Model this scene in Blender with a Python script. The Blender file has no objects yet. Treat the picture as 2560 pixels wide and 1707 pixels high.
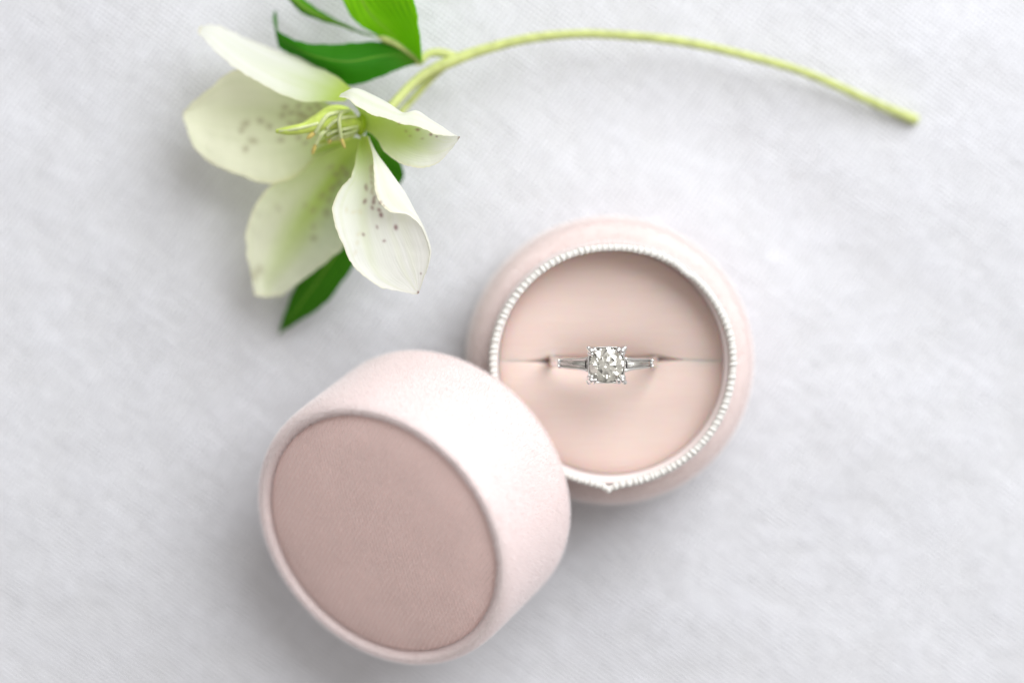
import bpy, math, random
import numpy as np
from mathutils import Vector, Matrix, noise as mnoise

random.seed(7)
rng = np.random.default_rng(7)
S = 0.001                      # everything below is written in millimetres
SC = bpy.context.scene
COL = SC.collection

# ------------------------------------------------------------------ camera
CAM_H = 480.0                  # mm above the cloth
LENS = 90.0
PITCH = -math.atan(338.0 / 6400.0)
cam = bpy.data.cameras.new('camera')
cam.lens = LENS
cam.sensor_width = 36.0
cam.clip_start = 0.01
cam.clip_end = 20.0
cam_o = bpy.data.objects.new('camera', cam)
cam_o.location = (0, 0, CAM_H * S)
cam_o.rotation_euler = (PITCH, 0, 0)
COL.objects.link(cam_o)
SC.camera = cam_o
cam.dof.use_dof = True
cam.dof.focus_distance = (CAM_H - 33.0) * S
cam.dof.aperture_fstop = 3.6
cam.dof.aperture_blades = 0

# ------------------------------------------------------------------ light
world = bpy.data.worlds.new('World')
SC.world = world
world.use_nodes = True
_el, _az, _d = math.radians(44), math.radians(52), 0.80
_ldir = Vector((math.cos(_el) * math.cos(_az), math.cos(_el) * math.sin(_az), math.sin(_el)))
# soft room light: a little stronger from the window's side of the room
_wt = world.node_tree
bg = _wt.nodes['Background']
_tc = _wt.nodes.new('ShaderNodeTexCoord')
_dt = _wt.nodes.new('ShaderNodeVectorMath'); _dt.operation = 'DOT_PRODUCT'
_dt.inputs[1].default_value = _ldir
_wt.links.new(_tc.outputs['Generated'], _dt.inputs[0])
_mr = _wt.nodes.new('ShaderNodeMapRange'); _mr.interpolation_type = 'SMOOTHSTEP'
_mr.inputs['From Min'].default_value = -0.6; _mr.inputs['From Max'].default_value = 1.0
_mr.inputs['To Min'].default_value = 0.11; _mr.inputs['To Max'].default_value = 0.76
_wt.links.new(_dt.outputs['Value'], _mr.inputs['Value'])
bg.inputs[0].default_value = (1.0, 0.97, 0.94, 1)
_wt.links.new(_mr.outputs['Result'], bg.inputs[1])

la = bpy.data.lights.new('window_light', 'AREA')
la.shape = 'RECTANGLE'
la.size, la.size_y = 0.60, 0.72
la.energy = 8.2
la.color = (0.94, 0.97, 1.0)
lo = bpy.data.objects.new('window_light', la)
lo.location = _ldir * _d
lo.rotation_euler = (-Vector(lo.location)).to_track_quat('-Z', 'Y').to_euler()
COL.objects.link(lo)

SC.view_settings.view_transform = 'Standard'
SC.view_settings.look = 'None'
SC.view_settings.exposure = -0.01
SC.view_settings.gamma = 1.0
SC.render.engine = 'CYCLES'
SC.cycles.use_denoising = True
SC.cycles.max_bounces = 16
SC.cycles.transmission_bounces = 14
SC.cycles.transparent_max_bounces = 8
SC.cycles.sample_clamp_indirect = 8.0

# ------------------------------------------------------------------ helpers
_f = 6400.0
_c, _s = math.cos(PITCH), math.sin(PITCH)
def at(x, y, z):
    """measured position (2560 px wide photograph) at height z mm -> place on the table in mm"""
    a, b = (x - 1280) / _f, -(y - 853.5) / _f
    d = (a, _c * b + _s, _s * b - _c)
    t = (z - CAM_H) / d[2]
    return np.array([d[0] * t, d[1] * t, z])

def r1(p): return at(420 + .3401 * p[0], .3401 * p[1], p[2])
def r2(p): return at(420 + .3571 * p[0], 300 + .3571 * p[1], p[2])
def r8(p): return at(640 + .13605 * p[0], 240 + .13605 * p[1], p[2])
def dsp(p): return at(1.08844 * p[0], 1.08844 * p[1], p[2])

def empty(name, loc, label, cat):
    o = bpy.data.objects.new(name, None)
    o.empty_display_size = 0.005
    o.location = Vector(loc) * S
    o['label'] = label
    o['category'] = cat
    COL.objects.link(o)
    return o

def mesh(name, verts, faces, mat, parent=None, origin=(0, 0, 0), smooth=True):
    v = (np.asarray(verts, float) - np.asarray(origin, float)) * S
    me = bpy.data.meshes.new(name)
    me.from_pydata(v.tolist(), [], faces)
    me.validate()
    if smooth:
        me.polygons.foreach_set('use_smooth', [True] * len(me.polygons))
    me.materials.append(mat)
    me.update()
    o = bpy.data.objects.new(name, me)
    COL.objects.link(o)
    if parent is not None:
        o.parent = parent
    return o

def fix_normals(o):
    import bmesh
    bm = bmesh.new()
    bm.from_mesh(o.data)
    bmesh.ops.recalc_face_normals(bm, faces=bm.faces)
    bm.to_mesh(o.data)
    bm.free()

def chaikin(P, n=3, closed=False):
    P = np.asarray(P, float)
    for _ in range(n):
        if closed:
            Q = np.roll(P, -1, 0)
            P = np.stack([.75 * P + .25 * Q, .25 * P + .75 * Q], 1).reshape(-1, P.shape[1])
        else:
            A, B = P[:-1], P[1:]
            M = np.stack([.75 * A + .25 * B, .25 * A + .75 * B], 1).reshape(-1, P.shape[1])
            P = np.vstack([P[:1], M, P[-1:]])
    return P

def catmull(P, n):
    """n samples along a Catmull-Rom spline through the rows of P (any trailing shape)"""
    P = np.asarray(P, float)
    k = len(P)
    E = np.concatenate([(2 * P[0] - P[1])[None], P, (2 * P[-1] - P[-2])[None]])
    out = []
    for t in np.linspace(0, k - 1, n):
        i = min(int(t), k - 2)
        u = t - i
        a, b, c, d = E[i], E[i + 1], E[i + 2], E[i + 3]
        out.append(.5 * ((2 * b) + (-a + c) * u + (2 * a - 5 * b + 4 * c - d) * u * u + (-a + 3 * b - 3 * c + d) * u ** 3))
    return np.array(out)

def lathe(profile, seg=128, close=True, wob=None):
    """closed loop profile (r,z) turned round z"""
    P = np.asarray(profile, float)
    n = len(P)
    th = np.linspace(0, 2 * np.pi, seg, endpoint=False)
    V = np.stack([P[None, :, 0] * np.cos(th)[:, None], P[None, :, 0] * np.sin(th)[:, None],
                  np.repeat(P[None, :, 1], seg, 0)], -1)
    if wob is not None:
        V = wob(V, th)
    V = V.reshape(-1, 3)
    F = []
    m = n if close else n - 1
    for i in range(seg):
        a, b = i * n, ((i + 1) % seg) * n
        for j in range(m):
            k = (j + 1) % n
            F.append((a + j, b + j, b + k, a + k))
    return V, F

def tube(path, radii, seg=12, cap=True, squash=None):
    P = np.asarray(path, float)
    R = np.asarray(radii, float)
    n = len(P)
    T = np.gradient(P, axis=0)
    T /= np.linalg.norm(T, axis=1)[:, None] + 1e-9
    up = np.array([0.13, 0.21, 1.0])
    V = []
    for i in range(n):
        s = np.cross(T[i], up); s /= np.linalg.norm(s) + 1e-9
        w = np.cross(s, T[i])
        for k in range(seg):
            a = 2 * np.pi * k / seg
            V.append(P[i] + R[i] * (np.cos(a) * s + np.sin(a) * w))
    F = []
    for i in range(n - 1):
        for k in range(seg):
            k2 = (k + 1) % seg
            F.append((i * seg + k, i * seg + k2, (i + 1) * seg + k2, (i + 1) * seg + k))
    if cap:
        F.append(tuple(range(seg - 1, -1, -1)))
        F.append(tuple((n - 1) * seg + k for k in range(seg)))
    return np.array(V), F

def ellipsoid(c, ax, seg=12, rings=8):
    """c centre, ax 3x3 rows = half axes vectors"""
    ax = np.asarray(ax, float)
    V = [np.asarray(c) + ax[2]]
    for i in range(1, rings):
        p = np.pi * i / rings
        for k in range(seg):
            a = 2 * np.pi * k / seg
            V.append(np.asarray(c) + ax[0] * np.sin(p) * np.cos(a) + ax[1] * np.sin(p) * np.sin(a) + ax[2] * np.cos(p))
    V.append(np.asarray(c) - ax[2])
    F = []
    for k in range(seg):
        F.append((0, 1 + k, 1 + (k + 1) % seg))
    for i in range(rings - 2):
        for k in range(seg):
            k2 = (k + 1) % seg
            F.append((1 + i * seg + k, 1 + (i + 1) * seg + k, 1 + (i + 1) * seg + k2, 1 + i * seg + k2))
    b = len(V) - 1
    o = 1 + (rings - 2) * seg
    for k in range(seg):
        F.append((b, o + (k + 1) % seg, o + k))
    return np.array(V), F

def join(parts):
    V, F, o = [], [], 0
    for v, f in parts:
        V.append(np.asarray(v, float))
        F += [tuple(i + o for i in q) for q in f]
        o += len(v)
    return np.vstack(V), F

# ------------------------------------------------------------------ materials
def new_mat(name):
    m = bpy.data.materials.new(name)
    m.use_nodes = True
    nt = m.node_tree
    nt.nodes.clear()
    out = nt.nodes.new('ShaderNodeOutputMaterial')
    return m, nt, out

def N(nt, t, **kw):
    n = nt.nodes.new('ShaderNode' + t)
    for k, v in kw.items():
        setattr(n, k, v)
    return n

def setin(n, **kw):
    for k, v in kw.items():
        n.inputs[k.replace('_', ' ')].default_value = v

def principled(nt, out, col, rough=.5, **kw):
    b = N(nt, 'BsdfPrincipled')
    b.inputs['Base Color'].default_value = (*col, 1)
    b.inputs['Roughness'].default_value = rough
    for k, v in kw.items():
        b.inputs[k].default_value = v
    nt.links.new(b.outputs[0], out.inputs[0])
    return b

def coords(nt, scale=(1, 1, 1), rot=(0, 0, 0)):
    tc = N(nt, 'TexCoord')
    vm = N(nt, 'VectorMath', operation='SCALE')
    vm.inputs['Scale'].default_value = 1000.0
    nt.links.new(tc.outputs['Object'], vm.inputs[0])
    r = N(nt, 'Mapping')
    r.inputs['Rotation'].default_value = rot
    nt.links.new(vm.outputs[0], r.inputs[0])
    q = N(nt, 'Mapping')
    q.inputs['Scale'].default_value = scale
    nt.links.new(r.outputs[0], q.inputs[0])
    return q.outputs[0]

def noise_n(nt, vec, scale=1., detail=3., rough=.5):
    n = N(nt, 'TexNoise')
    n.inputs['Scale'].default_value = scale
    n.inputs['Detail'].default_value = detail
    n.inputs['Roughness'].default_value = rough
    nt.links.new(vec, n.inputs['Vector'])
    return n.outputs['Fac']

def wave_n(nt, vec, period, dist=1.0, dscale=.4):
    n = N(nt, 'TexWave', wave_type='BANDS', bands_direction='X')
    n.inputs['Scale'].default_value = 2 * math.pi / (20 * period)
    n.inputs['Distortion'].default_value = dist
    n.inputs['Detail'].default_value = 2
    n.inputs['Detail Scale'].default_value = dscale
    nt.links.new(vec, n.inputs['Vector'])
    return n.outputs['Fac']

def mth(nt, op, a, b):
    m = N(nt, 'Math', operation=op)
    for i, x in enumerate((a, b)):
        if isinstance(x, (int, float)):
            m.inputs[i].default_value = x
        else:
            nt.links.new(x, m.inputs[i])
    return m.outputs[0]

def mixc(nt, fac, a, b):
    m = N(nt, 'Mix', data_type='RGBA')
    for i, x in ((0, fac), (6, a), (7, b)):
        if isinstance(x, (int, float)):
            m.inputs[i].default_value = x
        elif isinstance(x, tuple):
            m.inputs[i].default_value = (*x, 1)
        else:
            nt.links.new(x, m.inputs[i])
    return m.outputs[2]

def ramp(nt, fac, lo_, hi_):
    m = N(nt, 'MapRange')
    m.inputs['From Min'].default_value = lo_
    m.inputs['From Max'].default_value = hi_
    nt.links.new(fac, m.inputs['Value'])
    return m.outputs['Result']

def bump(nt, h, dist_mm, strength=1.0):
    b = N(nt, 'Bump')
    b.inputs['Strength'].default_value = strength
    b.inputs['Distance'].default_value = dist_mm * S
    nt.links.new(h, b.inputs['Height'])
    return b.outputs[0]

# linen: two crossing sets of threads, uneven thickness, soft slubs
M_linen, nt, out = new_mat('linen')
b = principled(nt, out, (.8, .8, .82), .95, **{'Sheen Weight': .15, 'Specular IOR Level': .15})
A1 = math.radians(-55)
v1 = coords(nt, (1, 1, 1), (0, 0, A1))
v2 = coords(nt, (1, 1, 1), (0, 0, A1 + math.pi / 2))
w1 = wave_n(nt, v1, .85, 2.2, .30)
w2 = wave_n(nt, v2, .95, 2.2, .30)
s1 = noise_n(nt, coords(nt, (1.3, .10, 1), (0, 0, A1)), 1., 4)
s2 = noise_n(nt, coords(nt, (1.3, .12, 1), (0, 0, A1 + math.pi / 2)), 1., 3)
cl = noise_n(nt, coords(nt), .11, 6, .68)
weave = mth(nt, 'MULTIPLY', mth(nt, 'ADD', w1, w2), .5)
slub = mth(nt, 'ADD', mth(nt, 'MULTIPLY', s1, .52), mth(nt, 'MULTIPLY', s2, .48))
h = mth(nt, 'ADD', mth(nt, 'MULTIPLY', weave, .50), mth(nt, 'MULTIPLY', slub, .48))
h = mth(nt, 'ADD', h, mth(nt, 'MULTIPLY', cl, 1.5))
nt.links.new(bump(nt, h, 1.0, .8), b.inputs['Normal'])
c1 = mixc(nt, ramp(nt, cl, .3, .7), (.79, .788, .81), (.875, .878, .93))
c2 = mixc(nt, ramp(nt, slub, .34, .56), (.75, .75, .78), c1)
c3 = mixc(nt, ramp(nt, weave, .1, .6), (.67, .67, .695), c2)
nt.links.new(c3, b.inputs['Base Color'])

def velvet_mat(name, col, rows=0.0, sheen=.9):
    m, nt, out = new_mat(name)
    b = principled(nt, out, col, 1.0, **{'Sheen Weight': sheen, 'Sheen Roughness': .3, 'Specular IOR Level': .1})
    b.inputs['Sheen Tint'].default_value = (1, .95, .94, 1)
    n1 = noise_n(nt, coords(nt), 1.6, 4, .7)
    n2 = noise_n(nt, coords(nt), .12, 3, .6)
    lo_ = tuple(c * .92 for c in col)
    nt.links.new(mixc(nt, ramp(nt, n2, .3, .7), lo_, col), b.inputs['Base Color'])
    hh = n1
    if rows:
        w = wave_n(nt, coords(nt, (1, 1, 1), (0, 0, math.radians(28))), rows, 2.0, .5)
        hh = mth(nt, 'ADD', mth(nt, 'MULTIPLY', n1, .7), mth(nt, 'MULTIPLY', w, .5))
    nt.links.new(bump(nt, hh, .08, .8), b.inputs['Normal'])
    return m

BLUSH = (.91, .81, .795)
M_velvet = velvet_mat('blush_velvet', BLUSH)
M_velvet_base = velvet_mat('blush_velvet_base', (.865, .76, .735))
M_panel = velvet_mat('blush_velvet_panel', (.90, .69, .65), rows=.62, sheen=.6)

def pile_mat(name, root, tip):
    m, nt, out = new_mat(name)
    d = N(nt, 'BsdfDiffuse')
    t = N(nt, 'BsdfTranslucent')
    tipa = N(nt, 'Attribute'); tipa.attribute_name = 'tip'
    pc = mixc(nt, tipa.outputs['Fac'], root, tip)  # pale tips paint the velvet's white sheen into the fibre colour
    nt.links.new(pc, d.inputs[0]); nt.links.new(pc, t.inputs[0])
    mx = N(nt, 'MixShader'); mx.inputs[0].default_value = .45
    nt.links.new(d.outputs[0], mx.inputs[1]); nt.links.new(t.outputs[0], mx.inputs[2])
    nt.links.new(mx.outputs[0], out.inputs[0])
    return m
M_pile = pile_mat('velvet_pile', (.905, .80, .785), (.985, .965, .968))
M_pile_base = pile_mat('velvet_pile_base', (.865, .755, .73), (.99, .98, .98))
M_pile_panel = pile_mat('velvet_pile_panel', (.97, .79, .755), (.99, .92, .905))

M_pad, nt, out = new_mat('blush_cushion_fabric')
b = principled(nt, out, (.82, .655, .595), .9, **{'Subsurface Weight': .7, 'Subsurface Scale': .0018, 'Sheen Weight': .35, 'Sheen Roughness': .4, 'Specular IOR Level': .15})
b.inputs['Subsurface Radius'].default_value = (1.0, .34, .14)
wv = wave_n(nt, coords(nt, (1, 1, 1), (0, 0, math.pi / 2)), .34, 1.2, .3)
st = noise_n(nt, coords(nt, (.12, 1.6, 1)), 1.2, 3)
nt.links.new(bump(nt, mth(nt, 'ADD', mth(nt, 'MULTIPLY', wv, .25), mth(nt, 'MULTIPLY', st, .4)), .08, .7), b.inputs['Normal'])
nt.links.new(mixc(nt, ramp(nt, st, .3, .7), (.71, .575, .52), (.73, .60, .545)), b.inputs['Base Color'])

M_cord, nt, out = new_mat('ivory_cord')
b = principled(nt, out, (.73, .71, .67), .95, **{'Sheen Weight': .2, 'Specular IOR Level': .25})
fib = noise_n(nt, coords(nt), 5., 2)
nt.links.new(bump(nt, fib, .08, .6), b.inputs['Normal'])

M_lining, nt, out = new_mat('lid_lining')
principled(nt, out, (.78, .60, .54), .9)

M_metal, nt, out = new_mat('white_gold')
b = principled(nt, out, (.83, .82, .805), .06, Metallic=1.0)
nn = noise_n(nt, coords(nt), 2.0, 3)
nt.links.new(ramp(nt, nn, -.6, 6.5), b.inputs['Roughness'])

M_side, nt, out = new_mat('baguette_diamond')
g = N(nt, 'BsdfGlass'); g.inputs['Color'].default_value = (.99, .99, .98, 1)
g.inputs['Roughness'].default_value = 0.0
g.inputs['IOR'].default_value = 1.7
nt.links.new(g.outputs[0], out.inputs[0])

M_stone, nt, out = new_mat('diamond')
g = N(nt, 'BsdfGlass'); g.inputs['Color'].default_value = (.99, .985, .96, 1)
g.inputs['Roughness'].default_value = 0.0
g.inputs['IOR'].default_value = 2.42
nt.links.new(g.outputs[0], out.inputs[0])

def plant_mat(name, trans, rough, tint=(1, 1, 1), spec=.3, bscale=.9, bdist=.10):
    """pigment comes from the mesh's own colour attribute; thin tissue lets light through"""
    m, nt, out = new_mat(name)
    at_ = N(nt, 'Attribute'); at_.attribute_name = 'pigment'
    p = N(nt, 'BsdfPrincipled')
    p.inputs['Roughness'].default_value = rough
    p.inputs['Specular IOR Level'].default_value = spec
    nt.links.new(at_.outputs['Color'], p.inputs['Base Color'])
    uv = N(nt, 'UVMap')
    mp = N(nt, 'Mapping'); mp.inputs['Scale'].default_value = (34, 3.0, 1)
    nt.links.new(uv.outputs[0], mp.inputs[0])
    vn = noise_n(nt, mp.outputs[0], bscale, 4, .6)
    nt.links.new(bump(nt, vn, bdist, .8), p.inputs['Normal'])
    tr = N(nt, 'BsdfTranslucent')
    mm = N(nt, 'Mix', data_type='RGBA', blend_type='MULTIPLY')
    mm.inputs[0].default_value = 1
    nt.links.new(at_.outputs['Color'], mm.inputs[6])
    mm.inputs[7].default_value = (*tint, 1)
    nt.links.new(mm.outputs[2], tr.inputs[0])
    mx = N(nt, 'MixShader'); mx.inputs[0].default_value = trans
    nt.links.new(p.outputs[0], mx.inputs[1]); nt.links.new(tr.outputs[0], mx.inputs[2])
    nt.links.new(mx.outputs[0], out.inputs[0])
    return m

M_petal = plant_mat('petal', .50, .55, (1.0, 1.0, .92), .25, bdist=.2)
M_leaf = plant_mat('leaf', .45, .5, (1.7, 1.7, .5), .15, bdist=.16)

def simple_plant(name, col, rough=.45, sss=.25, var=.25):
    m, nt, out = new_mat(name)
    b = principled(nt, out, col, rough, **{'Subsurface Weight': sss, 'Subsurface Scale': .0012, 'Specular IOR Level': .35})
    b.inputs['Subsurface Radius'].default_value = (1, 1, .4)
    nz = noise_n(nt, coords(nt), .5, 4)
    nt.links.new(mixc(nt, ramp(nt, nz, .3, .7), tuple(c * (1 - var) for c in col), col), b.inputs['Base Color'])
    return m
M_stem = simple_plant('stem_green', (.60, .66, .24), var=.28)
M_carpel = simple_plant('carpel_green', (.64, .78, .16))
M_recept = simple_plant('receptacle_green', (.40, .55, .03))
M_filament = simple_plant('filament_cream', (.74, .82, .42))
M_anther = simple_plant('anther_yellow', (.80, .64, .20), .7, .1)

# ------------------------------------------------------------------ the cloth
def build_cloth():
    nx, ny = 420, 340
    xs = np.linspace(-520, 520, nx)
    ys = np.linspace(-430, 430, ny)
    V = []
    ca, sa = math.cos(math.radians(35)), math.sin(math.radians(35))
    rest = [(17.9, -28.1, 30.), (-29.1, -62.1, 16.), (at(2290, 300, 1)[0], at(2290, 300, 1)[1], 14.), (at(700, 830, 1)[0], at(700, 830, 1)[1], 8.)]
    for y in ys:
        for x in xs:
            u, w = x * ca - y * sa, x * sa + y * ca
            z = 1.5 * mnoise.noise((u * .010, w * .030, 1.3)) + .9 * mnoise.noise((u * .045, w * .018, 7.1)) \
                + .22 * mnoise.noise((x * .09, y * .09, 3.7))
            z -= .55
            for rx, ry, rr in rest:                     # pressed flat where things stand on it
                k = math.exp(-(max(0., math.hypot(x - rx, y - ry) - rr) / 9.) ** 2)
                z = z * (1 - k) - .03 * k
            V.append((x, y, z))
    F = []
    for j in range(ny - 1):
        for i in range(nx - 1):
            a = j * nx + i
            F.append((a, a + 1, a + nx + 1, a + nx))
    o = mesh('linen_cloth', V, F, M_linen)
    o['kind'] = 'structure'
    o['label'] = 'off white linen cloth with a soft diagonal weave under everything'
    return o
build_cloth()

# ------------------------------------------------------------------ velvet pile
def pile_mesh(name, profile, density, length, parent, width=.034, lean=.24, swirl=.35, mat=None, rows=None):
    """short upright fibres on a turned surface; profile runs so that its left side is outside"""
    P = np.asarray(profile, float)
    A, B = P[:-1], P[1:]
    seg = np.linalg.norm(B - A, axis=1)
    area = 2 * np.pi * .5 * (A[:, 0] + B[:, 0]) * seg
    n = int(area.sum() * density)
    idx = rng.choice(len(seg), n, p=area / area.sum())
    t = rng.random(n)[:, None]
    p = A[idx] * (1 - t) + B[idx] * t
    th = rng.random(n) * 2 * np.pi
    if rows:                                    # woven rows: fibres stand in lines
        per, ang = rows
        q = p[:, 0] * np.cos(th - ang)
        nzz = .35 * np.sin(p[:, 0] * np.sin(th - ang) * .9 + q * .4) + .3 * np.sin(p[:, 0] * np.sin(th - ang) * .37)
        keep = (np.sin(2 * np.pi * q / per + nzz) > .15) | (rng.random(n) < .08)
        idx, p, th = idx[keep], p[keep], th[keep]
        n = len(idx)
    tg = (B - A)[idx] / (seg[idx][:, None] + 1e-9)
    nr = np.stack([tg[:, 1], -tg[:, 0]], -1)
    c, s = np.cos(th), np.sin(th)
    base = np.stack([p[:, 0] * c, p[:, 0] * s, p[:, 1]], -1)
    nor = np.stack([nr[:, 0] * c, nr[:, 0] * s, nr[:, 1]], -1)
    tan = np.stack([-s, c, np.zeros(n)], -1)
    mer = np.stack([tg[:, 0] * c, tg[:, 0] * s, tg[:, 1]], -1)
    ln = length * (.7 + .5 * rng.random(n))[:, None]
    d = nor + lean * (tan * rng.normal(0, 1, n)[:, None] + mer * (rng.normal(0, 1, n) + swirl)[:, None])
    d /= np.linalg.norm(d, axis=1)[:, None]
    a = rng.random(n)[:, None] * 2 * np.pi
    side = tan * np.cos(a) + mer * np.sin(a)
    w = width * (.7 + .6 * rng.random(n))[:, None]
    V = np.stack([base - side * w * .5, base + side * w * .5, base + d * ln], 1).reshape(-1, 3) * S
    me = bpy.data.meshes.new(name)
    me.vertices.add(len(V)); me.vertices.foreach_set('co', V.ravel())
    me.loops.add(len(V)); me.loops.foreach_set('vertex_index', np.arange(len(V), dtype=np.int32))
    me.polygons.add(n); me.polygons.foreach_set('loop_start', np.arange(0, len(V), 3, dtype=np.int32))
    me.polygons.foreach_set('loop_total', np.full(n, 3, dtype=np.int32))
    ta = me.attributes.new('tip', 'FLOAT', 'POINT')
    ta.data.foreach_set('value', np.tile(np.array([.15, .15, 1.], dtype=np.float32), n))
    me.materials.append(mat or M_pile)
    me.update()
    o = bpy.data.objects.new(name, me)
    o['kind'] = 'stuff'
    COL.objects.link(o)
    o.parent = parent
    return o

# ------------------------------------------------------------------ box base
BASE = np.array([17.87, -28.14, 0.0])
base = empty('ring_box', BASE, 'round blush velvet ring box base with ivory corded rim, open and holding the ring', 'ring box')
prof_out = chaikin([(18, .0), (24.0, 0), (25.3, .5), (25.6, 3), (25.7, 9), (25.7, 14.2), (25.4, 16.6), (24.8, 18.2), (23.8, 19.0), (22.8, 19.3), (21.9, 19.5),
                    (21.45, 20.6), (21.35, 24.8), (21.3, 26.2)], 3)
prof_in = np.array([(20.4, 26.2), (20.4, 13.0), (18, 12.0)])
V, F = lathe(np.vstack([prof_out, prof_in]), 144)
shell = mesh('shell', V, F, M_velvet_base, base)
fix_normals(shell)
i0 = next(i for i, p in enumerate(prof_out) if p[0] > 25.5)
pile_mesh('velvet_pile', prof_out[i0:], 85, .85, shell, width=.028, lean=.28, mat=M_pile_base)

# corded trim: a core ring and the ribs wound round it
CORD_R, CORD_Z = 21.12, 27.05
def cord_r(a):
    d = math.degrees((a + math.pi / 2 + .03 + math.pi) % (2 * math.pi) - math.pi)
    k = 1.05 * math.exp(-abs(d) / 3.2)                      # the join pokes out at the front
    w = .16 * math.sin(2 * a + 1.1) + .10 * math.sin(3 * a + .4) + .05 * math.sin(7 * a)
    d2 = math.degrees((a - math.radians(52) + math.pi) % (2 * math.pi) - math.pi)
    return CORD_R + k + w - .28 * math.exp(-(d2 / 3.5) ** 2)
ths = np.linspace(0, 2 * np.pi, 180, endpoint=False)
path = np.array([(cord_r(a) * math.cos(a), cord_r(a) * math.sin(a), CORD_Z) for a in ths])
sg = 10
V, F = [], []
for i, a in enumerate(ths):
    for k in range(sg):
        q = 2 * np.pi * k / sg
        rr = cord_r(a) + .60 * math.cos(q)
        V.append((rr * math.cos(a), rr * math.sin(a), CORD_Z + .60 * math.sin(q)))
for i in range(180):
    for k in range(sg):
        i2, k2 = (i + 1) % 180, (k + 1) % sg
        F.append((i * sg + k, i2 * sg + k, i2 * sg + k2, i * sg + k2))
cord = mesh('cord_trim', V, F, M_cord, base)
Vr, Fr = ellipsoid((0, 0, 0), ((.75, 0, 0), (0, .585, 0), (0, 0, .77)), 10, 7)
rib0 = None
NR = 122
for i in range(NR):
    a = 2 * math.pi * (i + .12 * rng.normal()) / NR
    if rib0 is None:
        o = rib0 = mesh('cord_rib', Vr, Fr, M_cord, cord)
    else:
        o = rib0.copy(); COL.objects.link(o); o.parent = cord
    r = cord_r(a)
    o.location = Vector((r * math.cos(a), r * math.sin(a), CORD_Z + .04 * rng.normal())) * S
    o.rotation_euler = (.06 * rng.normal(), .1 * rng.normal(), a + .22 + .05 * rng.normal())
    k = 1 + .05 * rng.normal()
    o.scale = (k, 1 + .06 * rng.normal(), k)

# ring and slit
RING = at(1516.5, 913, 34.0)
RC = np.array([RING[0], RING[1], 21.0])                       # centre of the finger hole
RLOC = RC - BASE
PAD_R, PAD_Z = 20.25, 20.6
SLIT_Y = RLOC[1]
def slit_y(x):
    return SLIT_Y + .22 * math.sin(x * .16 + .8) * min(1.0, (abs(x - RLOC[0]) / 11.0) ** 2)
def slit_gap(x):
    d = abs(x - RLOC[0])
    if d < 9.2:
        return .95
    if d < 10.3:
        return .95 - .2 * (d - 9.2) / 1.1
    return .01 + .74 * max(0.0, 1 - (d - 10.3) / 4.6) ** 1.5
def cushion(sign):
    nu, nv = 90, 44
    V, F = [], []
    for j in range(nv):
        for i in range(nu):
            x = -PAD_R * math.cos(math.pi * (i + .02) / (nu - 1 + .04))
            arc = math.sqrt(max(PAD_R ** 2 - x * x, 0))
            y0 = slit_y(x) + sign * slit_gap(x)
            y1 = sign * arc
            if sign * (y1 - y0) < 0.02:
                y1 = y0 + sign * .02
            t = j / (nv - 1)
            t = t ** 1.8 * .5 + .5 * (1 - (1 - t) ** 1.6)
            y = y0 + (y1 - y0) * t
            ds = abs(y - y0)
            de = PAD_R - math.hypot(x, y)
            near = .12 + .88 * math.exp(-((x - RLOC[0]) / 10.5) ** 4)
            z = PAD_Z - near * (2.2 * math.exp(-ds / 3.0) if sign > 0 else 3.0 * math.exp(-ds / 3.4)) - 1.6 * math.exp(-max(de, 0) / 1.4)
            z += -.9 * math.exp(-((x - RLOC[0]) / 9.0) ** 2) * math.exp(-ds / 3.5) * (1 if sign > 0 else .4)
            z += (.8 if sign < 0 else .35) * math.exp(-((ds - 5) / 5.0) ** 2)
            z += .18 * mnoise.noise((x * .12, y * .12, 2.2 + sign))
            V.append((x, y, z))
    for j in range(nv - 1):
        for i in range(nu - 1):
            a = j * nu + i
            F.append((a, a + 1, a + nu + 1, a + nu))
    # walls down into the slit and along the rim
    o = len(V)
    for i in range(nu):
        x, y, z = V[i]
        V.append((x, slit_y(x) - sign * .02, z - 1.0 - 2.6 * slit_gap(x)))
    for i in range(nu - 1):
        F.append((i, i + 1, o + i + 1, o + i))
    o2 = len(V)
    for i in range(nu):
        x, y, z = V[(nv - 1) * nu + i]
        V.append((x, y, z - 6))
    for i in range(nu - 1):
        q = (nv - 1) * nu
        F.append((q + i, q + i + 1, o2 + i + 1, o2 + i))
    ob = mesh('cushion_pad', V, F, M_pad, base)
    fix_normals(ob)
    return ob
cushion(1)
cushion(-1)

# ------------------------------------------------------------------ lid
L_TH, L_PH, L_L, L_R = .625, .6293, 23.58, 25.93
LO = np.array([-12.107, -49.669, L_R * math.sin(L_TH) + .3])
lid = empty('ring_box_cover', LO, 'round blush velvet lid tipped on edge, leaning on the open ring box', 'box lid')
nz = Vector((-math.cos(L_PH) * math.sin(L_TH), -math.sin(L_PH) * math.sin(L_TH), math.cos(L_TH)))
e1 = Vector((math.cos(L_PH) * math.cos(L_TH), math.sin(L_PH) * math.cos(L_TH), math.sin(L_TH)))
e2 = nz.cross(e1)
lid.rotation_euler = Matrix((e1, e2, nz)).transposed().to_euler()
L = L_L
lp = chaikin([(23.0, .5), (23.6, 0.0), (25.0, .0), (25.5, .5), (25.58, 2.5), (25.6, 12), (25.65, L - 5.0), (25.55, L - 2.0), (25.15, L - .6), (24.6, L + .05), (23.95, L - .05),
              (23.5, L - .6), (23.3, L - 1.2), (23.2, L - 1.9)], 3)
inn = np.array([(20, L - 2.2), (20.0, L - 4), (22.7, L - 4.2), (23.0, L - 5), (23.0, 6)])
def lid_wob(V, th):
    return V
V, F = lathe(np.vstack([lp, inn]), 160)
lshell = mesh('shell', V, F, M_velvet, lid)
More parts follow.
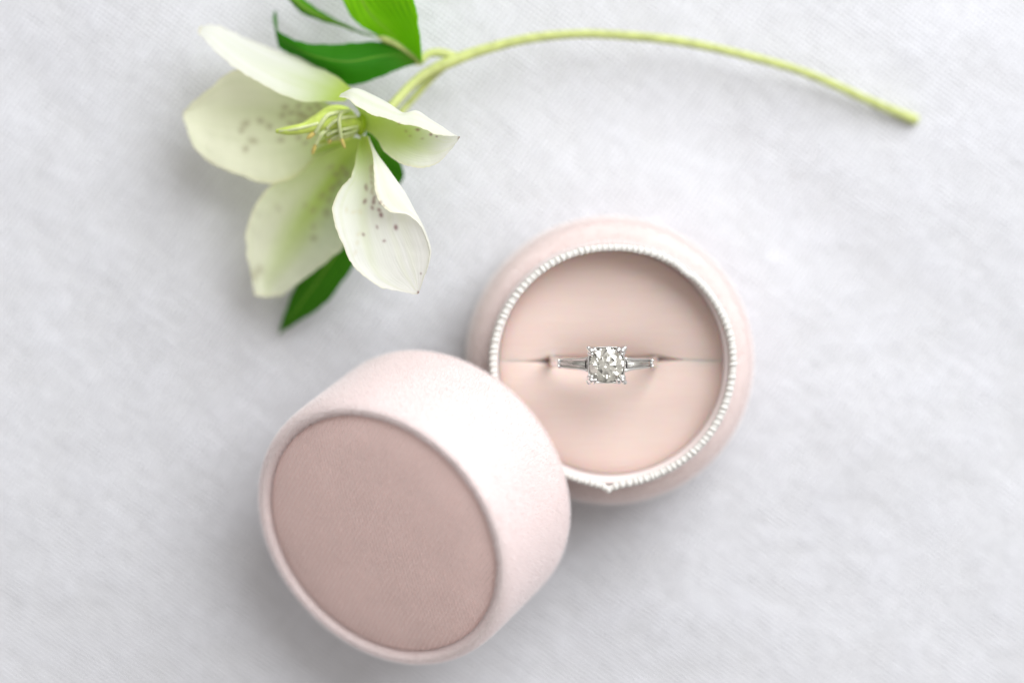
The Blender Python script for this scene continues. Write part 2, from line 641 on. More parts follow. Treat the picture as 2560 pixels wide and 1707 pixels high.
fix_normals(lshell)
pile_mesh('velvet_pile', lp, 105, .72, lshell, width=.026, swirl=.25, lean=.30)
# face panel: padded disc tucked into the rolled edge
pr = chaikin([(23.2, L - 2.2), (23.1, L - 1.5), (22.6, L - .85), (21.3, L - .4), (18, L + .15), (12, L + .55), (5, L + .7), (0.02, L + .72)], 3)
prb = np.array([(0.02, L - 2.6), (20, L - 2.6)])
V, F = lathe(np.vstack([pr, prb]), 144)
panel = mesh('top_panel', V, F, M_panel, lid)
fix_normals(panel)
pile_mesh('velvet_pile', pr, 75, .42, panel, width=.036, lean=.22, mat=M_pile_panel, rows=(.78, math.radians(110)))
dprof = np.array([(0.02, L - 4.1), (22.6, L - 4.3), (22.6, L - 4.6), (0.02, L - 4.4)])
V, F = lathe(dprof, 64)
mesh('lining_disc', V, F, M_lining, lid, smooth=False)

# ------------------------------------------------------------------ ring
ring = empty('engagement_ring', (RC[0], RC[1], RC[2] - 10), 'white gold ring with round diamond and tapered baguette side stones in the cushion slit', 'ring')
def rp(parts_or_v, f=None):
    v = parts_or_v
    return np.asarray(v, float) + np.array([0, 0, 10.0])      # ring-centre coordinates -> empty at its foot

def band():
    n, R0 = 120, 9.35
    V, F = [], []
    K = 12
    for i in range(n):
        a = 2 * math.pi * i / n
        top = max(0, math.sin(a))
        hw = .85 + .30 * top ** 2
        ht = .50 + .10 * top ** 2
        for k in range(K):
            q = 2 * math.pi * k / K
            cx, cy = math.cos(q), math.sin(q)
            e = .55
            y = hw * math.copysign(abs(cx) ** e, cx)
            r = R0 + ht * math.copysign(abs(cy) ** e, cy)
            V.append((r * math.cos(a), y, r * math.sin(a)))
    for i in range(n):
        for k in range(K):
            i2, k2 = (i + 1) % n, (k + 1) % K
            F.append((i * K + k, i2 * K + k, i2 * K + k2, i * K + k2))
    o = mesh('band', rp(V), F, M_metal, ring)
    fix_normals(o)
band()

GZ = 12.45                     # girdle height over the ring centre
def brilliant(r=3.08):
    tb, hc, hp, g = .57, .33, .86, .025
    V, F = [], []
    c22 = math.cos(math.pi / 8)
    def ad(rad, ang, z):
        V.append((r * rad * math.cos(ang), r * rad * math.sin(ang), r * z)); return len(V) - 1
    k45 = [math.pi / 4 * k + math.pi / 8 for k in range(8)]
    T = [ad(tb, a, hc + g) for a in k45]
    rs = .79
    Sd = [ad(rs, a + math.pi / 8, hc * (1 - (rs * c22 - tb) / (1 - tb)) + g) for a in k45]
    GU = [ad(1, math.pi / 8 * j + math.pi / 8, g) for j in range(16)]
    GL = [ad(1, math.pi / 8 * j + math.pi / 8, -g) for j in range(16)]
    rl = .24
    PL = [ad(rl, a + math.pi / 8, -hp * (1 - rl * c22) - g) for a in k45]
    CU = ad(0, 0, -hp - g)
    F.append(tuple(T))
    for k in range(8):
        k2 = (k + 1) % 8
        F.append((T[k], Sd[k], T[k2]))
        F.append((T[k], Sd[k - 1], GU[2 * k], Sd[k]))
        F.append((Sd[k], GU[2 * k], GU[2 * k + 1]))
        F.append((Sd[k], GU[2 * k + 1], GU[(2 * k + 2) % 16]))
        F.append((CU, PL[k - 1], GL[2 * k], PL[k]))
        F.append((PL[k], GL[2 * k], GL[2 * k + 1]))
        F.append((PL[k], GL[2 * k + 1], GL[(2 * k + 2) % 16]))
    for j in range(16):
        j2 = (j + 1) % 16
        F.append((GU[j], GL[j], GL[j2], GU[j2]))
    V = np.array(V)
    o = mesh('diamond', rp(V + np.array([0, 0, GZ])), F, M_stone, ring, smooth=False)
    o['label'] = 'round brilliant cut diamond'
    fix_normals(o)
brilliant()

def rsq(h, z, n=32, e=.45):
    return [(h * math.copysign(abs(math.cos(q)) ** e, math.cos(q)), h * math.copysign(abs(math.sin(q)) ** e, math.sin(q)), z)
            for q in [2 * math.pi * k / n for k in range(n)]]
def head():
    rows = [rsq(1.9, 9.3), rsq(2.3, 10.2), rsq(2.75, 11.2), rsq(3.24, 12.3), rsq(3.16, 12.42), rsq(2.7, 11.5), rsq(1.9, 10.2), rsq(1.5, 9.3)]
    V = [p for r in rows for p in r]
    n = 32
    F = []
    for j in range(len(rows)):
        j2 = (j + 1) % len(rows)
        for k in range(n):
            k2 = (k + 1) % n
            F.append((j * n + k, j * n + k2, j2 * n + k2, j2 * n + k))
    o = mesh('head_setting', rp(V), F, M_metal, ring)
    fix_normals(o)
head()
def claw(p0, p1, p2, r0, r1_, name, par):
    pts = catmull([p0, p1, p2], 9)
    rad = np.linspace(r0, r1_, 9)
    rad[-1] *= .75
    v, f = tube(pts, rad, 10)
    e = ellipsoid(pts[-1], np.eye(3) * r1_ * 1.02, 10, 8)
    v, f = join([(v, f), e])
    return mesh(name, rp(v), f, M_metal, par)
for sx in (-1, 1):
    for sy in (-1, 1):
        pr_ = claw((sx * 1.9, sy * 1.8, 10.0), (sx * 3.0, sy * 2.85, 12.2), (sx * 2.72, sy * 2.56, 13.3), .52, .50, 'prong', ring)
        for a, b_ in (((sx * 3.02, sy * 2.15, 12.0), (sx * 2.62, sy * 1.98, 13.15)), ((sx * 2.2, sy * 2.95, 12.0), (sx * 1.98, sy * 2.58, 13.15))):
            m_ = (np.array(a) + np.array(b_)) / 2 + np.array([(a[0] - b_[0]) * .4, (a[1] - b_[1]) * .4, .25])
            claw(a, m_, b_, .42, .39, 'claw', pr_)
        # bead at the outer corner
        c = np.array((sx * 3.12, sy * 2.95, 12.75))
        v, f = ellipsoid(c, np.array([(sx * .36, sy * .34, .05), (-sx * .28, sy * .30, 0), (0, 0, .42)]), 10, 8)
        mesh('claw', rp(v), f, M_metal, pr_)

def side_stone(sx):
    # frame along the shoulder: s outwards, t across (y), h up out of the band
    P0 = np.array([sx * 3.25, 0, 10.55]); P1 = np.array([sx * 8.55, 0, 6.65])
    ax = P1 - P0; ln = np.linalg.norm(ax); ax /= ln
    ay = np.array([0, 1., 0]); ah = np.array([-ax[2] * (1 if sx > 0 else -1), 0, abs(ax[0])])
    ah = np.array([sx * abs(ax[2]), 0, abs(ax[0])])
    def pt(s, t, h): return P0 + ax * s + ay * t + ah * h
    # baguette
    a0, a1, s0, s1 = .66, .43, .25, ln - .75
    V, F = [], []
    def ringv(ins, h):
        k = ins
        w0, w1 = a0 - k, a1 - k
        i = len(V)
        V.extend([pt(s0 + k, -w0, h), pt(s1 - k, -w1, h), pt(s1 - k, w1, h), pt(s0 + k, w0, h)])
        return i
    lv = [ringv(0.30, -.34), ringv(.10, -.14), ringv(0, 0), ringv(0, .08), ringv(.12, .24), ringv(.22, .30)]
    for p, q in zip(lv[:-1], lv[1:]):
        for k in range(4):
            k2 = (k + 1) % 4
            F.append((p + k, p + k2, q + k2, q + k))
    F.append(tuple(lv[0] + k for k in (3, 2, 1, 0))); F.append(tuple(lv[-1] + k for k in range(4)))
    o = mesh('baguette_stone', rp(V), F, M_side, ring, smooth=False)
    fix_normals(o)
    # channel: two walls, floor and an end bar with two beads
    parts = []
    for sy in (-1, 1):
        pts = [pt(s, sy * (w + .26), .02 + .10 * math.sin(s)) for s, w in ((-.1, a0 + .16), (1.2, a0 - .02), (2.8, (a0 + a1) / 2 - .02), (s1 + .3, a1))]
        parts.append(tube(catmull(pts, 10), np.linspace(.30, .24, 10), 10))
        lowp = [pt(s, sy * (w + .2), -.5) for s, w in ((-.1, a0 + .1), (2.8, (a0 + a1) / 2), (s1 + .4, a1))]
        parts.append(tube(catmull(lowp, 8), np.full(8, .34), 8))
        parts.append(ellipsoid(pt(s1 + .28, sy * (a1 + .05), .20), np.eye(3) * .34, 10, 8))
    parts.append(tube([pt(s1 + .28, -a1, .02), pt(s1 + .28, 0, .0), pt(s1 + .28, a1, .02)], [.30, .30, .30], 10))
    fl = [pt(s, t, h) for h in (-.62, -.46) for s, t in ((-.1, -a0), (s1 + .3, -a1), (s1 + .3, a1), (-.1, a0))]
    parts.append((fl, [(0, 1, 2, 3), (4, 7, 6, 5), (0, 4, 5, 1), (1, 5, 6, 2), (2, 6, 7, 3), (3, 7, 4, 0)]))
    v, f = join(parts)
    mesh('channel_setting', rp(v), f, M_metal, ring)
side_stone(-1)
side_stone(1)

# ------------------------------------------------------------------ hellebore sprig
SPR = at(930, 250, 0)
sprig = empty('hellebore_sprig', SPR, 'cut hellebore stem with one speckled pale green flower and dark leaves on the cloth', 'flower')

def px_of(P):
    q = P - np.array([0, 0, CAM_H])
    y = q[..., 1] * _c + q[..., 2] * _s
    z = -q[..., 1] * _s + q[..., 2] * _c
    return 1280 + _f * q[..., 0] / -z, 853.5 - _f * y / -z

def blade(name, conv, stations, mat, pigment, lift=0., nl=90, nw=48, thick=.32, ripple=.25, seed=0., ease=None):
    G = np.array([[conv((p[0], p[1], p[2] + lift * min(1., i / 4))) for p in st] for i, st in enumerate(stations)])          # S x K x 3
    G = catmull(G, nl)                                                 # nl x K x 3
    G = np.swapaxes(catmull(np.swapaxes(G, 0, 1), nw), 0, 1)           # nl x nw x 3
    u = np.linspace(0, 1, nw)[None, :].repeat(nl, 0)
    v = np.linspace(0, 1, nl)[:, None].repeat(nw, 1)
    for i in range(nl):
        for j in range(nw):
            p = G[i, j]
            env = min(1, v[i, j] * 4) * (.35 + .65 * abs(2 * u[i, j] - 1))
            w4 = abs(2 * u[i, j] - 1) ** 6 * min(1, v[i, j] * 5)
            G[i, j, 0] += w4 * (.22 * mnoise.noise((p[0] * .5, p[1] * .5, 9. + seed)) + .12 * mnoise.noise((p[0] * 1.6, p[1] * 1.6, 9. + seed)))
            G[i, j, 1] += w4 * (.22 * mnoise.noise((p[0] * .5, p[1] * .5, 19. + seed)) + .12 * mnoise.noise((p[0] * 1.6, p[1] * 1.6, 19. + seed)))
            G[i, j, 2] += ripple * env * (mnoise.noise((p[0] * .22 + seed, p[1] * .22, seed)) + .5 * mnoise.noise((p[0] * .6, p[1] * .6 + seed, 4.)))
    V = G.reshape(-1, 3)
    F = [(i * nw + j, i * nw + j + 1, (i + 1) * nw + j + 1, (i + 1) * nw + j) for i in range(nl - 1) for j in range(nw - 1)]
    o = mesh(name, V, F, mat, sprig, origin=SPR)
    me = o.data
    X, Y = px_of(G)
    col = np.ones((nl * nw, 4)); col[:, :3] = pigment(u.ravel(), v.ravel(), X.ravel(), Y.ravel())
    if len(me.vertices) == nl * nw:
        ca = me.color_attributes.new('pigment', 'FLOAT_COLOR', 'POINT')
        ca.data.foreach_set('color', np.clip(col, 0, 1).ravel())
        uvl = me.uv_layers.new(name='UVMap')
        li = np.empty(len(me.loops), dtype=np.int32); me.loops.foreach_get('vertex_index', li)
        uvl.data.foreach_set('uv', np.stack([u.ravel()[li], v.ravel()[li]], -1).ravel())
    if mat is not M_petal:
        md = o.modifiers.new('thickness', 'SOLIDIFY')
        md.thickness = thick * S
        md.offset = 0
    return o

def lerp(a, b, t):
    t = np.clip(t, 0, 1)[:, None]
    return np.asarray(a)[None] * (1 - t) + np.asarray(b)[None] * t
def mixto(c, col, t):
    t = np.clip(t, 0, 1)[:, None]
    return c * (1 - t) + np.asarray(col)[None] * t

WHITE = (.95, .955, .91)
CREAM = (.78, .80, .60)
GREEN = (.50, .66, .12)
SPOT = (.22, .05, .07)
BROWN = (.40, .35, .20)

def petal_pig(spots=(), base_w=.22, stripe=0., stripe_u=.5, body=WHITE, edge=(.84, .78, .50), seedn=0, freck=0, fcol=BROWN, fu=(.3, .7), fv=(.25, .6), green_px=(), fold_u=9.):
    r_ = np.random.default_rng(100 + seedn)
    fr = [(r_.uniform(*fu), r_.uniform(*fv), r_.uniform(.008, .017)) for _ in range(freck)]
    def f(u, v, X, Y):
        c = np.repeat(np.asarray(body)[None], len(u), 0)
        vein = (.5 + .5 * np.sin(u * 52 + 3.5 * np.sin(v * 3 + seedn) + 1.5 * np.sin(u * 17 + seedn))) * (.5 + .5 * np.sin(u * 23 + 5 * v + seedn))
        c = mixto(c, (.80, .84, .58), .30 * vein)
        gm = np.clip(1 - (u - fold_u) / .1, 0, 1)
        if stripe:
            c = mixto(c, GREEN, stripe * np.exp(-((u - stripe_u) / .16) ** 2) * np.exp(-(v / .75) ** 3))
        c = mixto(c, GREEN, 1.05 * gm * np.exp(-(v / base_w) ** 2))
        for gx, gy, gr, ga in green_px:
            c = mixto(c, GREEN, ga * gm * np.exp(-(((X - gx) ** 2 + (Y - gy) ** 2) / gr ** 2)))
        d = np.minimum(np.minimum(u, 1 - u), 1 - v)
        c = mixto(c, edge, .58 * np.exp(-(d / .018) ** 2))
        for a, b, r in fr:
            q = ((u - a) / (r * 1.6)) ** 2 + ((v - b) / r) ** 2
            c = mixto(c, fcol, .75 * np.exp(-q))
        for sx, sy, rr, kk, cc in spots:
            an = np.arctan2(sy - 316, sx - 903) + .5 * r_.normal()
            dx, dy = (X - sx) * np.cos(an) + (Y - sy) * np.sin(an), -(X - sx) * np.sin(an) + (Y - sy) * np.cos(an)
            el = r_.uniform(1.0, 1.7)
            q = (dx ** 2 / el + dy ** 2 * el * r_.uniform(.8, 1.3)) / rr ** 2
            c = mixto(c, cc, kk * .85 * np.exp(-q ** 1.3))
        return c
    return f

def s1p(X, Y, r, k=.8, c=BROWN): return (420 + .3401 * X, .3401 * Y, r, k, c)
def s2p(X, Y, r, k=.8, c=SPOT): return (420 + .3571 * X, 300 + .3571 * Y, r, k, c)

# left petal, lowest
spB = [s1p(*q) for q in ((570, 910, 10), (680, 890, 9), (745, 930, 9), (625, 1035, 10), (570, 1095, 9), (540, 960, 7), (860, 790, 9), (840, 850, 8), (905, 830, 8), (900, 910, 8),
       (960, 780, 8), (970, 840, 10), (1010, 860, 11), (1040, 800, 8), (1080, 850, 9), (1000, 920, 8), (1100, 780, 9), (1130, 830, 9), (960, 900, 8), (830, 1030, 8), (960, 1010, 7), (1010, 1050, 7))]
blade('petal', r1, [
    [(1390, 860, 18), (1395, 900, 18), (1390, 950, 18)],
    [(1250, 800, 15), (1230, 900, 14), (1250, 1090, 14)],
    [(1080, 700, 13), (1060, 900, 10), (1080, 1170, 12)],
    [(880, 600, 12), (850, 870, 8), (930, 1300, 10.5)],
    [(680, 540, 12), (640, 850, 7), (740, 1352, 10)],
    [(480, 520, 12), (430, 830, 7), (530, 1288, 10)],
    [(320, 640, 11), (280, 820, 7.5), (300, 1185, 9.5)],
    [(200, 735, 10), (180, 830, 8.5), (170, 1040, 9.5)],
    [(120, 815, 9.5), (110, 840, 9.2), (112, 870, 9.3)]], M_petal,
    petal_pig(spots=spB, base_w=.30, stripe=.15, seedn=1, body=(.94, .945, .74)), lift=3.5, seed=1.1)['label'] = 'broad shaded petal with brown freckles'
# bottom petal
spC = [s2p(X, Y, r, k, BROWN) for X, Y, r, k in ((1015, 630, 8, .7), (1110, 650, 9, .8), (1020, 750, 7, .6), (1020, 825, 8, .7), (960, 600, 7, .5), (1130, 560, 8, .7), (1080, 530, 9, .7), (1150, 480, 9, .8),
       (1180, 380, 9, .8), (1220, 340, 9, .8), (1140, 330, 8, .7), (1200, 440, 8, .8), (1250, 380, 9, .8), (770, 620, 9, .35), (640, 1050, 12, .5), (600, 1090, 12, .5))]
blade('petal', r2, [
    [(1310, 120, 18), (1340, 130, 18), (1370, 140, 18)],
    [(1060, 190, 14.5), (1240, 240, 13.5), (1340, 290, 15)],
    [(950, 330, 13), (1130, 400, 10.5), (1300, 450, 13)],
    [(720, 460, 13), (1000, 560, 9), (1270, 650, 12.5)],
    [(600, 620, 13), (880, 720, 8), (1260, 800, 12)],
    [(545, 800, 12), (790, 880, 7.5), (1220, 900, 12)],
    [(555, 960, 11.5), (710, 1040, 8), (1090, 1005, 11.5)],
    [(580, 1090, 11), (670, 1150, 8.5), (930, 1130, 11)],
    [(605, 1225, 10.5), (680, 1240, 10), (790, 1230, 10.5)]], M_petal,
    petal_pig(spots=spC, base_w=.34, stripe=.95, stripe_u=.58, seedn=2, body=(.945, .955, .78)), seed=2.7)['label'] = 'pale petal with a green centre stripe'
# upper petal, standing on edge
blade('petal', r1, [
    [(1345, 650, 18), (1340, 700, 19), (1300, 745, 20)],
    [(1250, 575, 16), (1200, 670, 18.5), (1150, 748, 20.5)],
    [(1100, 485, 13), (1050, 620, 17.5), (1000, 748, 21)],
    [(950, 410, 12), (880, 550, 17), (850, 702, 21)],
    [(780, 365, 12), (730, 480, 17), (700, 622, 21)],
    [(620, 305, 12), (580, 400, 16.5), (560, 542, 20.5)],
    [(470, 235, 13), (440, 310, 16), (410, 435, 19.5)],
    [(350, 185, 15), (330, 240, 16), (300, 325, 18)],
    [(235, 195, 16), (222, 225, 16), (225, 240, 16.5)]], M_petal,
    petal_pig(base_w=.26, seedn=3, stripe=.16), seed=3.9)['label'] = 'long white petal standing on its edge'
# lower right petal with its margin folded over
spD = [s2p(*q) for q in ((1595, 752, 6, .95), (1492, 665, 6, .95), (1513, 847, 4, .85), (1368, 802, 4.5, .7), (1464, 750, 4.5, .6), (1478, 630, 5, .8), (1440, 575, 6, .8), (1430, 615, 5, .7), (1486, 580, 5, .6),
       (1445, 545, 6, .7), (1378, 570, 6, .75), (1388, 480, 6, .55), (1385, 460, 5, .4), (1770, 1075, 3, .6), (1752, 1210, 4, .9), (1510, 600, 3, .5))]
spD += [s2p(X, Y, 6, .5, (.40, .30, .15)) for X, Y in ((1430, 510), (1432, 480), (1428, 440), (1426, 400), (1424, 360), (1424, 330))]
spD += [s2p(X, Y, 7, .25, (.70, .60, .30)) for X, Y in ((1250, 630), (1300, 645), (1345, 645), (1335, 800), (1325, 860), (1310, 930))]
blade('petal', r2, [
    [(1350, 110, 20), (1365, 112, 20), (1380, 112, 20), (1395, 112, 21), (1405, 112, 22), (1400, 118, 23)],
    [(1325, 210, 22), (1350, 215, 21.5), (1385, 220, 21.5), (1430, 222, 23), (1462, 230, 25.5), (1435, 260, 27)],
    [(1308, 320, 24), (1350, 330, 23), (1400, 335, 23), (1470, 330, 24), (1535, 330, 27), (1442, 370, 29.5)],
    [(1270, 410, 26), (1330, 430, 24.5), (1410, 440, 24), (1510, 430, 25), (1605, 430, 28), (1446, 480, 30.5)],
    [(1190, 510, 27.5), (1290, 530, 25.5), (1400, 545, 25), (1540, 535, 26), (1660, 510, 28.5), (1475, 565, 30.5)],
    [(1153, 620, 28.5), (1270, 640, 26.5), (1410, 655, 26), (1580, 640, 27), (1710, 600, 29), (1550, 640, 30.5)],
    [(1170, 740, 29), (1290, 760, 27.5), (1430, 770, 27), (1600, 745, 27.5), (1755, 690, 29.3), (1690, 668, 30.3)],
    [(1220, 860, 29.3), (1330, 880, 28), (1470, 890, 27.5), (1650, 860, 28), (1795, 790, 29.5), (1790, 775, 30)],
    [(1270, 985, 29.3), (1380, 1000, 28.3), (1510, 1005, 28), (1690, 960, 28.5), (1832, 920, 29.5), (1834, 910, 29.8)],
    [(1360, 1085, 29.5), (1450, 1095, 28.8), (1570, 1095, 28.5), (1720, 1050, 28.8), (1815, 1030, 29.5), (1818, 1025, 29.7)],
    [(1480, 1165, 29.5), (1560, 1165, 29), (1650, 1155, 28.8), (1740, 1120, 29), (1790, 1105, 29.4), (1792, 1100, 29.5)],
    [(1640, 1205, 29.6), (1680, 1205, 29.3), (1710, 1195, 29.2), (1750, 1175, 29.3), (1775, 1155, 29.5), (1776, 1152, 29.5)],
    [(1750, 1214, 29.6), (1752, 1214, 29.6), (1755, 1213, 29.5), (1757, 1211, 29.5), (1758, 1210, 29.5), (1758, 1210, 29.5)]], M_petal,
    petal_pig(spots=spD, base_w=.20, fold_u=.72, seedn=4, stripe=.18, stripe_u=.3, body=(.955, .95, .92)), nl=150, nw=96, thick=.25, ripple=.12, lift=1.6, seed=5.2)['label'] = 'white petal with dark red spots and a folded margin'
# right petal with its upper margin folded over
spE = [s1p(X, Y, r, k, SPOT) for X, Y, r, k in ((1835, 955, 4.5, .8), (1932, 990, 4, .8), (1975, 1005, 3, .7), (1700, 910, 3, .6), (1750, 965, 4, .35), (1780, 1000, 4, .3), (2143, 1015, 5, .8), (1870, 1020, 4, .3))]
blade('petal', r1, [
    [(1450, 960, 20), (1425, 880, 20), (1390, 800, 21.5), (1290, 690, 27), (1255, 715, 28.5)],
    [(1500, 990, 21), (1480, 900, 20), (1450, 800, 21), (1380, 650, 27), (1330, 732, 30)],
    [(1550, 1050, 22.5), (1560, 940, 21), (1540, 820, 22), (1500, 695, 27.5), (1400, 790, 30.5)],
    [(1610, 1140, 24), (1650, 1000, 22.5), (1650, 860, 23), (1620, 760, 28), (1500, 842, 30.5)],
    [(1700, 1200, 26), (1740, 1050, 24), (1750, 910, 24.5), (1730, 828, 28.5), (1640, 882, 30.7)],
    [(1800, 1228, 27.5), (1830, 1090, 25.5), (1850, 960, 26), (1830, 815, 29), (1750, 918, 30.8)],
    [(1910, 1230, 28.5), (1930, 1110, 27), (1940, 1000, 27.5), (1930, 878, 29.3), (1860, 942, 30.8)],
    [(2000, 1180, 29.2), (2010, 1100, 28.3), (2020, 1030, 28.6), (2010, 928, 29.6), (1960, 982, 30.6)],
    [(2085, 1105, 29.6), (2085, 1070, 29.2), (2085, 1035, 29.3), (2085, 980, 29.8), (2060, 1002, 30.3)],
    [(2140, 1020, 30), (2143, 1016, 30), (2145, 1012, 30), (2146, 1008, 30), (2146, 1008, 30)]], M_petal,
    petal_pig(spots=spE, base_w=.10, fold_u=.60, seedn=5, green_px=((935, 300, 85, 1.0), (1005, 330, 60, .9), (1060, 345, 45, .35))), nl=130, nw=90, thick=.25, ripple=.12, lift=1.6, seed=6.4)['label'] = 'white petal with its upper margin folded over'

# leaves
def leaf_pig(dark=(.025, .13, .012), light=(.07, .24, .02), mid=.5, rib=.02, seedn=0):
    def f(u, v, X, Y):
        w = .5 + .5 * np.sin(np.abs(u - mid) * 60 + v * 22 + seedn)
        st_ = .5 + .5 * np.sin(u * 71 + 4 * np.sin(v * 4 + seedn))
        c = lerp(dark, light, .55 * w ** 3 + .35 * st_ + .2)
        c = mixto(c, (.30, .46, .08), .8 * np.exp(-((u - mid) / rib) ** 2))
        c = mixto(c, (.22, .42, .05), .6 * np.exp(-(v / .12) ** 2))
        return c
    return f
blade('leaf', r1, [
    [(1830, 450, 12), (1850, 458, 12), (1866, 465, 13)],
    [(1680, 350, 12), (1770, 350, 13), (1863, 390, 16)],
    [(1560, 270, 12.5), (1700, 230, 14.5), (1850, 280, 18)],
    [(1420, 190, 14), (1620, 130, 15), (1835, 170, 19)],
    [(1340, 110, 15), (1560, 40, 16), (1815, 60, 20)],
    [(1280, 0, 16), (1500, -80, 17), (1790, -50, 20)],
    [(1200, -150, 16), (1430, -220, 16), (1720, -200, 19)],
    [(1180, -320, 14), (1380, -380, 14), (1600, -360, 16)],
    [(1290, -520, 11), (1300, -525, 11), (1310, -520, 11)]], M_leaf, leaf_pig((.16, .44, .008), (.32, .60, .014), mid=.28), seed=8.1, thick=.3)['label'] = 'bright green leaf lobe running out of the top of the picture'
blade('leaf', r1, [
    [(1840, 440, 12), (1850, 455, 12), (1866, 467, 12)],
    [(1700, 350, 12), (1700, 420, 13), (1750, 492, 13)],
    [(1520, 310, 12), (1560, 430, 14), (1600, 552, 14)],
    [(1250, 332, 13), (1330, 470, 15), (1340, 627, 14)],
    [(1050, 327, 14), (1100, 430, 15), (1130, 520, 13)],
    [(900, 280, 14), (930, 350, 14), (960, 420, 12)],
    [(800, 215, 13), (810, 270, 13), (825, 350, 12)],
    [(775, 120, 11), (790, 170, 11), (800, 240, 11)],
    [(785, 85, 9), (788, 90, 9), (792, 100, 9)]], M_leaf, leaf_pig((.018, .16, .004), (.06, .29, .006), mid=.45, rib=.012), seed=9.3)['label'] = 'dark green leaf lobe curling left behind the upper petal'
blade('leaf', r1, [
    [(1550, 280, 11.5), (1555, 285, 11.5), (1560, 290, 11.5)],
    [(1400, 225, 11), (1400, 232, 11), (1400, 240, 11)],
    [(1270, 170, 11), (1265, 180, 11.5), (1260, 190, 11)],
    [(1130, 95, 11), (1110, 120, 12), (1090, 140, 11)],
    [(1050, 40, 11), (1010, 65, 12), (970, 80, 11)],
    [(980, -10, 11), (930, 0, 12), (890, 0, 11)],
    [(900, -100, 10), (840, -90, 11), (800, -70, 10)],
    [(762, -198, 9), (760, -200, 9), (758, -202, 9)]], M_leaf, leaf_pig((.08, .28, .012), (.15, .38, .02), rib=.1), nl=60, nw=16, seed=10.3)['label'] = 'narrow green leaf lobe'
blade('leaf', r2, [
    [(1380, 60, 12), (1400, 60, 12), (1420, 70, 12)],
    [(1380, 150, 11), (1480, 180, 12), (1560, 200, 12)],
    [(1300, 300, 9), (1450, 350, 10), (1640, 330, 12)],
    [(1200, 480, 8), (1400, 520, 9), (1630, 440, 11)],
    [(1100, 700, 7), (1300, 720, 8), (1480, 720, 10)],
    [(1020, 900, 6), (1180, 930, 7.5), (1370, 900, 9)],
    [(950, 1060, 5.5), (1070, 1100, 7), (1230, 1120, 8)],
    [(870, 1220, 5), (950, 1260, 6), (1080, 1300, 6.5)],
    [(815, 1360, 4), (860, 1390, 4.5), (920, 1405, 4.5)],
    [(778, 1488, 2.5), (779, 1490, 2.5), (780, 1492, 2.5)]], M_leaf, leaf_pig((.03, .16, .008), (.09, .30, .012)), seed=11.7)['label'] = 'pointed dark green leaf under the flower'

def tube_part(name, conv, pts, rad, mat, n=60, seg=14, parent=None):
    P = catmull([conv(p) for p in pts], n)
    R = np.interp(np.linspace(0, 1, n), np.linspace(0, 1, len(rad)), rad)
    R = R * (1 + .05 * np.array([mnoise.noise((p[0] * .12, p[1] * .12, 5.5)) + .6 * mnoise.noise((p[0] * .5, p[1] * .5, 2.5)) for p in P]))
    v, f = tube(P, R, seg)
    return mesh(name, v, f, mat, parent or sprig, origin=SPR)

tube_part('stem', dsp, [(2106, 277, 1.0), (2088, 270, 1.3), (2000, 233, 2.6), (1850, 168, 4.6), (1700, 125, 6.2), (1550, 94, 7.4), (1400, 80, 8.4), (1300, 80, 9), (1200, 92, 9.6), (1100, 118, 10.3), (1040, 140, 11),
          (985, 165, 12), (940, 200, 13.2), (905, 238, 14.8), (870, 272, 17.2), (848, 290, 19)],
          [.95, .92, .80, .78, .80, .82, .84, .86, .90, .98, 1.15, .90, .85, .85, .95, 1.3], M_stem, 140)
tube_part('petiole', dsp, [(1055, 134, 10.6), (1015, 122, 11.2), (985, 124, 11.8), (966, 140, 12.2), (955, 146, 12.4)], [.9, .85, .7, .7, .5], M_stem, 24)
tube_part('petiole', dsp, [(1030, 145, 9.6), (990, 180, 8.6), (950, 225, 9), (920, 260, 10), (895, 300, 11.5), (905, 335, 12)], [.8, .7, .65, .65, .65, .5], M_stem, 30)
tube_part('midrib', r1, [(1850, 452, 12.3), (1700, 340, 12.6), (1600, 292, 12.6), (1540, 272, 12.4)], [.35, .55, .7, .3], M_stem, 24)

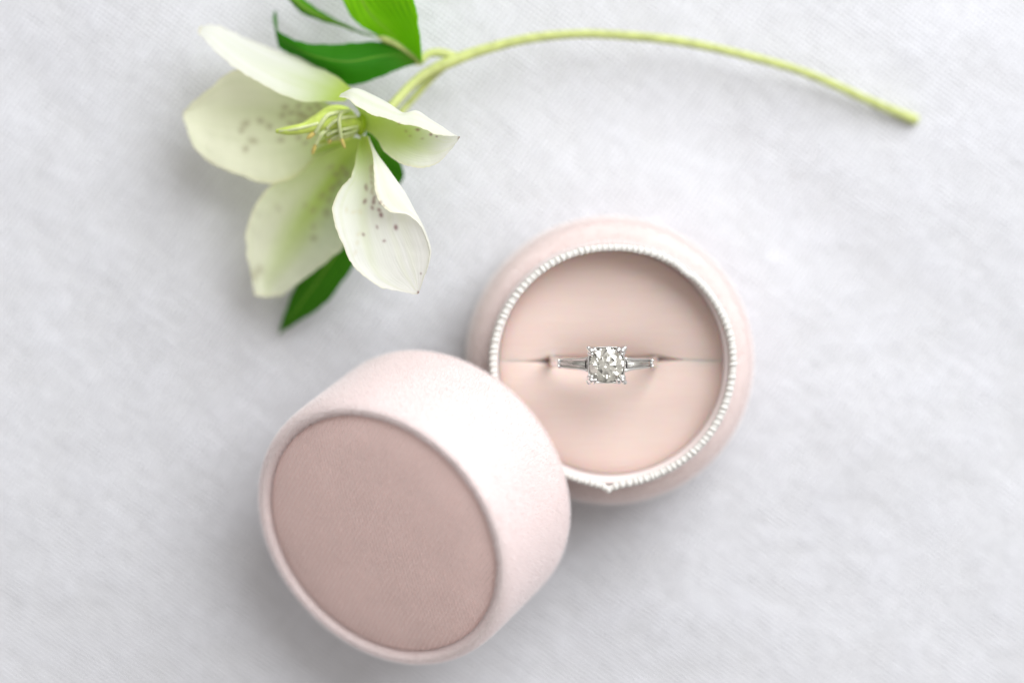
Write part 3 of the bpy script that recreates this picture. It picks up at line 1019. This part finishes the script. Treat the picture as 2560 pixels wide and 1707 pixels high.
# flower centre
v, f = ellipsoid(r8((1930, 540, 20.2)), np.array([(1.0, -.2, 0), (.3, 2.0, 0), (0, 0, 1.5)]), 18, 12)
mesh('receptacle', v, f, M_recept, sprig, origin=SPR)
tube_part('carpel', r8, [(1900, 560, 20.5), (1700, 500, 22), (1500, 430, 23.2), (1200, 490, 24), (900, 590, 24.2), (600, 640, 23.8), (370, 650, 23.2)], [.9, 1.9, 2.1, 1.5, 1.0, .85, .35], M_carpel, 40)
tube_part('carpel', r8, [(1900, 600, 20), (1700, 640, 21.4), (1500, 680, 22), (1250, 730, 22)], [.5, 1.3, 1.2, .3], M_carpel, 30)
tube_part('carpel', r8, [(1880, 500, 20), (1650, 330, 21.5), (1400, 300, 22), (1100, 430, 21.6), (800, 560, 21)], [.6, 1.3, 1.3, .8, .2], M_carpel, 30)
tube_part('carpel', r8, [(1880, 600, 19), (1650, 740, 20), (1400, 790, 19.6), (1150, 860, 19)], [.6, .95, .8, .2], M_carpel, 30)
def stamen(pts, r, anth=None):
    o = tube_part('stamen', r8, pts, [r, r, r * .9], M_filament, 28, 10)
    if anth:
        a, b_ = r8(anth[0]), r8(anth[1])
        d = (b_ - a) / 2
        q = np.cross(d, (0, 0, 1.)); q /= np.linalg.norm(q)
        w = np.cross(q, d); w /= np.linalg.norm(w)
        v, f = ellipsoid((a + b_) / 2, np.array([q * anth[2], w * anth[2], d]), 10, 8)
        mesh('anther', v, f, M_anther, o, origin=SPR)
stamen([(1700, 290, 23.2), (1500, 310, 24.8), (1320, 360, 25.6), (1190, 520, 25.4), (1090, 680, 24.6)], .40, ((1110, 650, 24.6), (930, 790, 24.0), .45))
stamen([(1720, 270, 23), (1590, 310, 25), (1530, 430, 25.8), (1545, 620, 25.2), (1565, 770, 24.4)], .38, ((1555, 750, 24.5), (1640, 970, 23.5), .34))
stamen([(1400, 560, 23.8), (1210, 690, 24.2), (1150, 780, 23.8), (1100, 880, 23.2)], .42, ((1100, 870, 23.2), (1030, 1080, 22.0), .36))
stamen([(1840, 380, 22.6), (1620, 400, 25.2), (1440, 470, 25.6), (1300, 600, 24.9)], .34)
stamen([(1860, 560, 22.4), (1680, 600, 24.2), (1480, 640, 24.4), (1300, 720, 23.6)], .34)
stamen([(1860, 620, 21.8), (1700, 680, 23.2), (1520, 720, 23.4), (1380, 790, 22.4)], .34, ((1390, 780, 22.5), (1330, 880, 21.8), .36))
stamen([(1150, 500, 25.3), (900, 570, 25.2), (650, 625, 24.6), (430, 650, 23.7)], .30)
stamen([(1850, 500, 22), (1650, 500, 23.6), (1480, 540, 24.2), (1330, 640, 23.8)], .26)
stamen([(1840, 660, 21.5), (1650, 750, 22.3), (1450, 790, 22), (1300, 800, 21.4)], .26)
stamen([(1780, 420, 22.4), (1640, 440, 23.8), (1540, 490, 24.4)], .26)
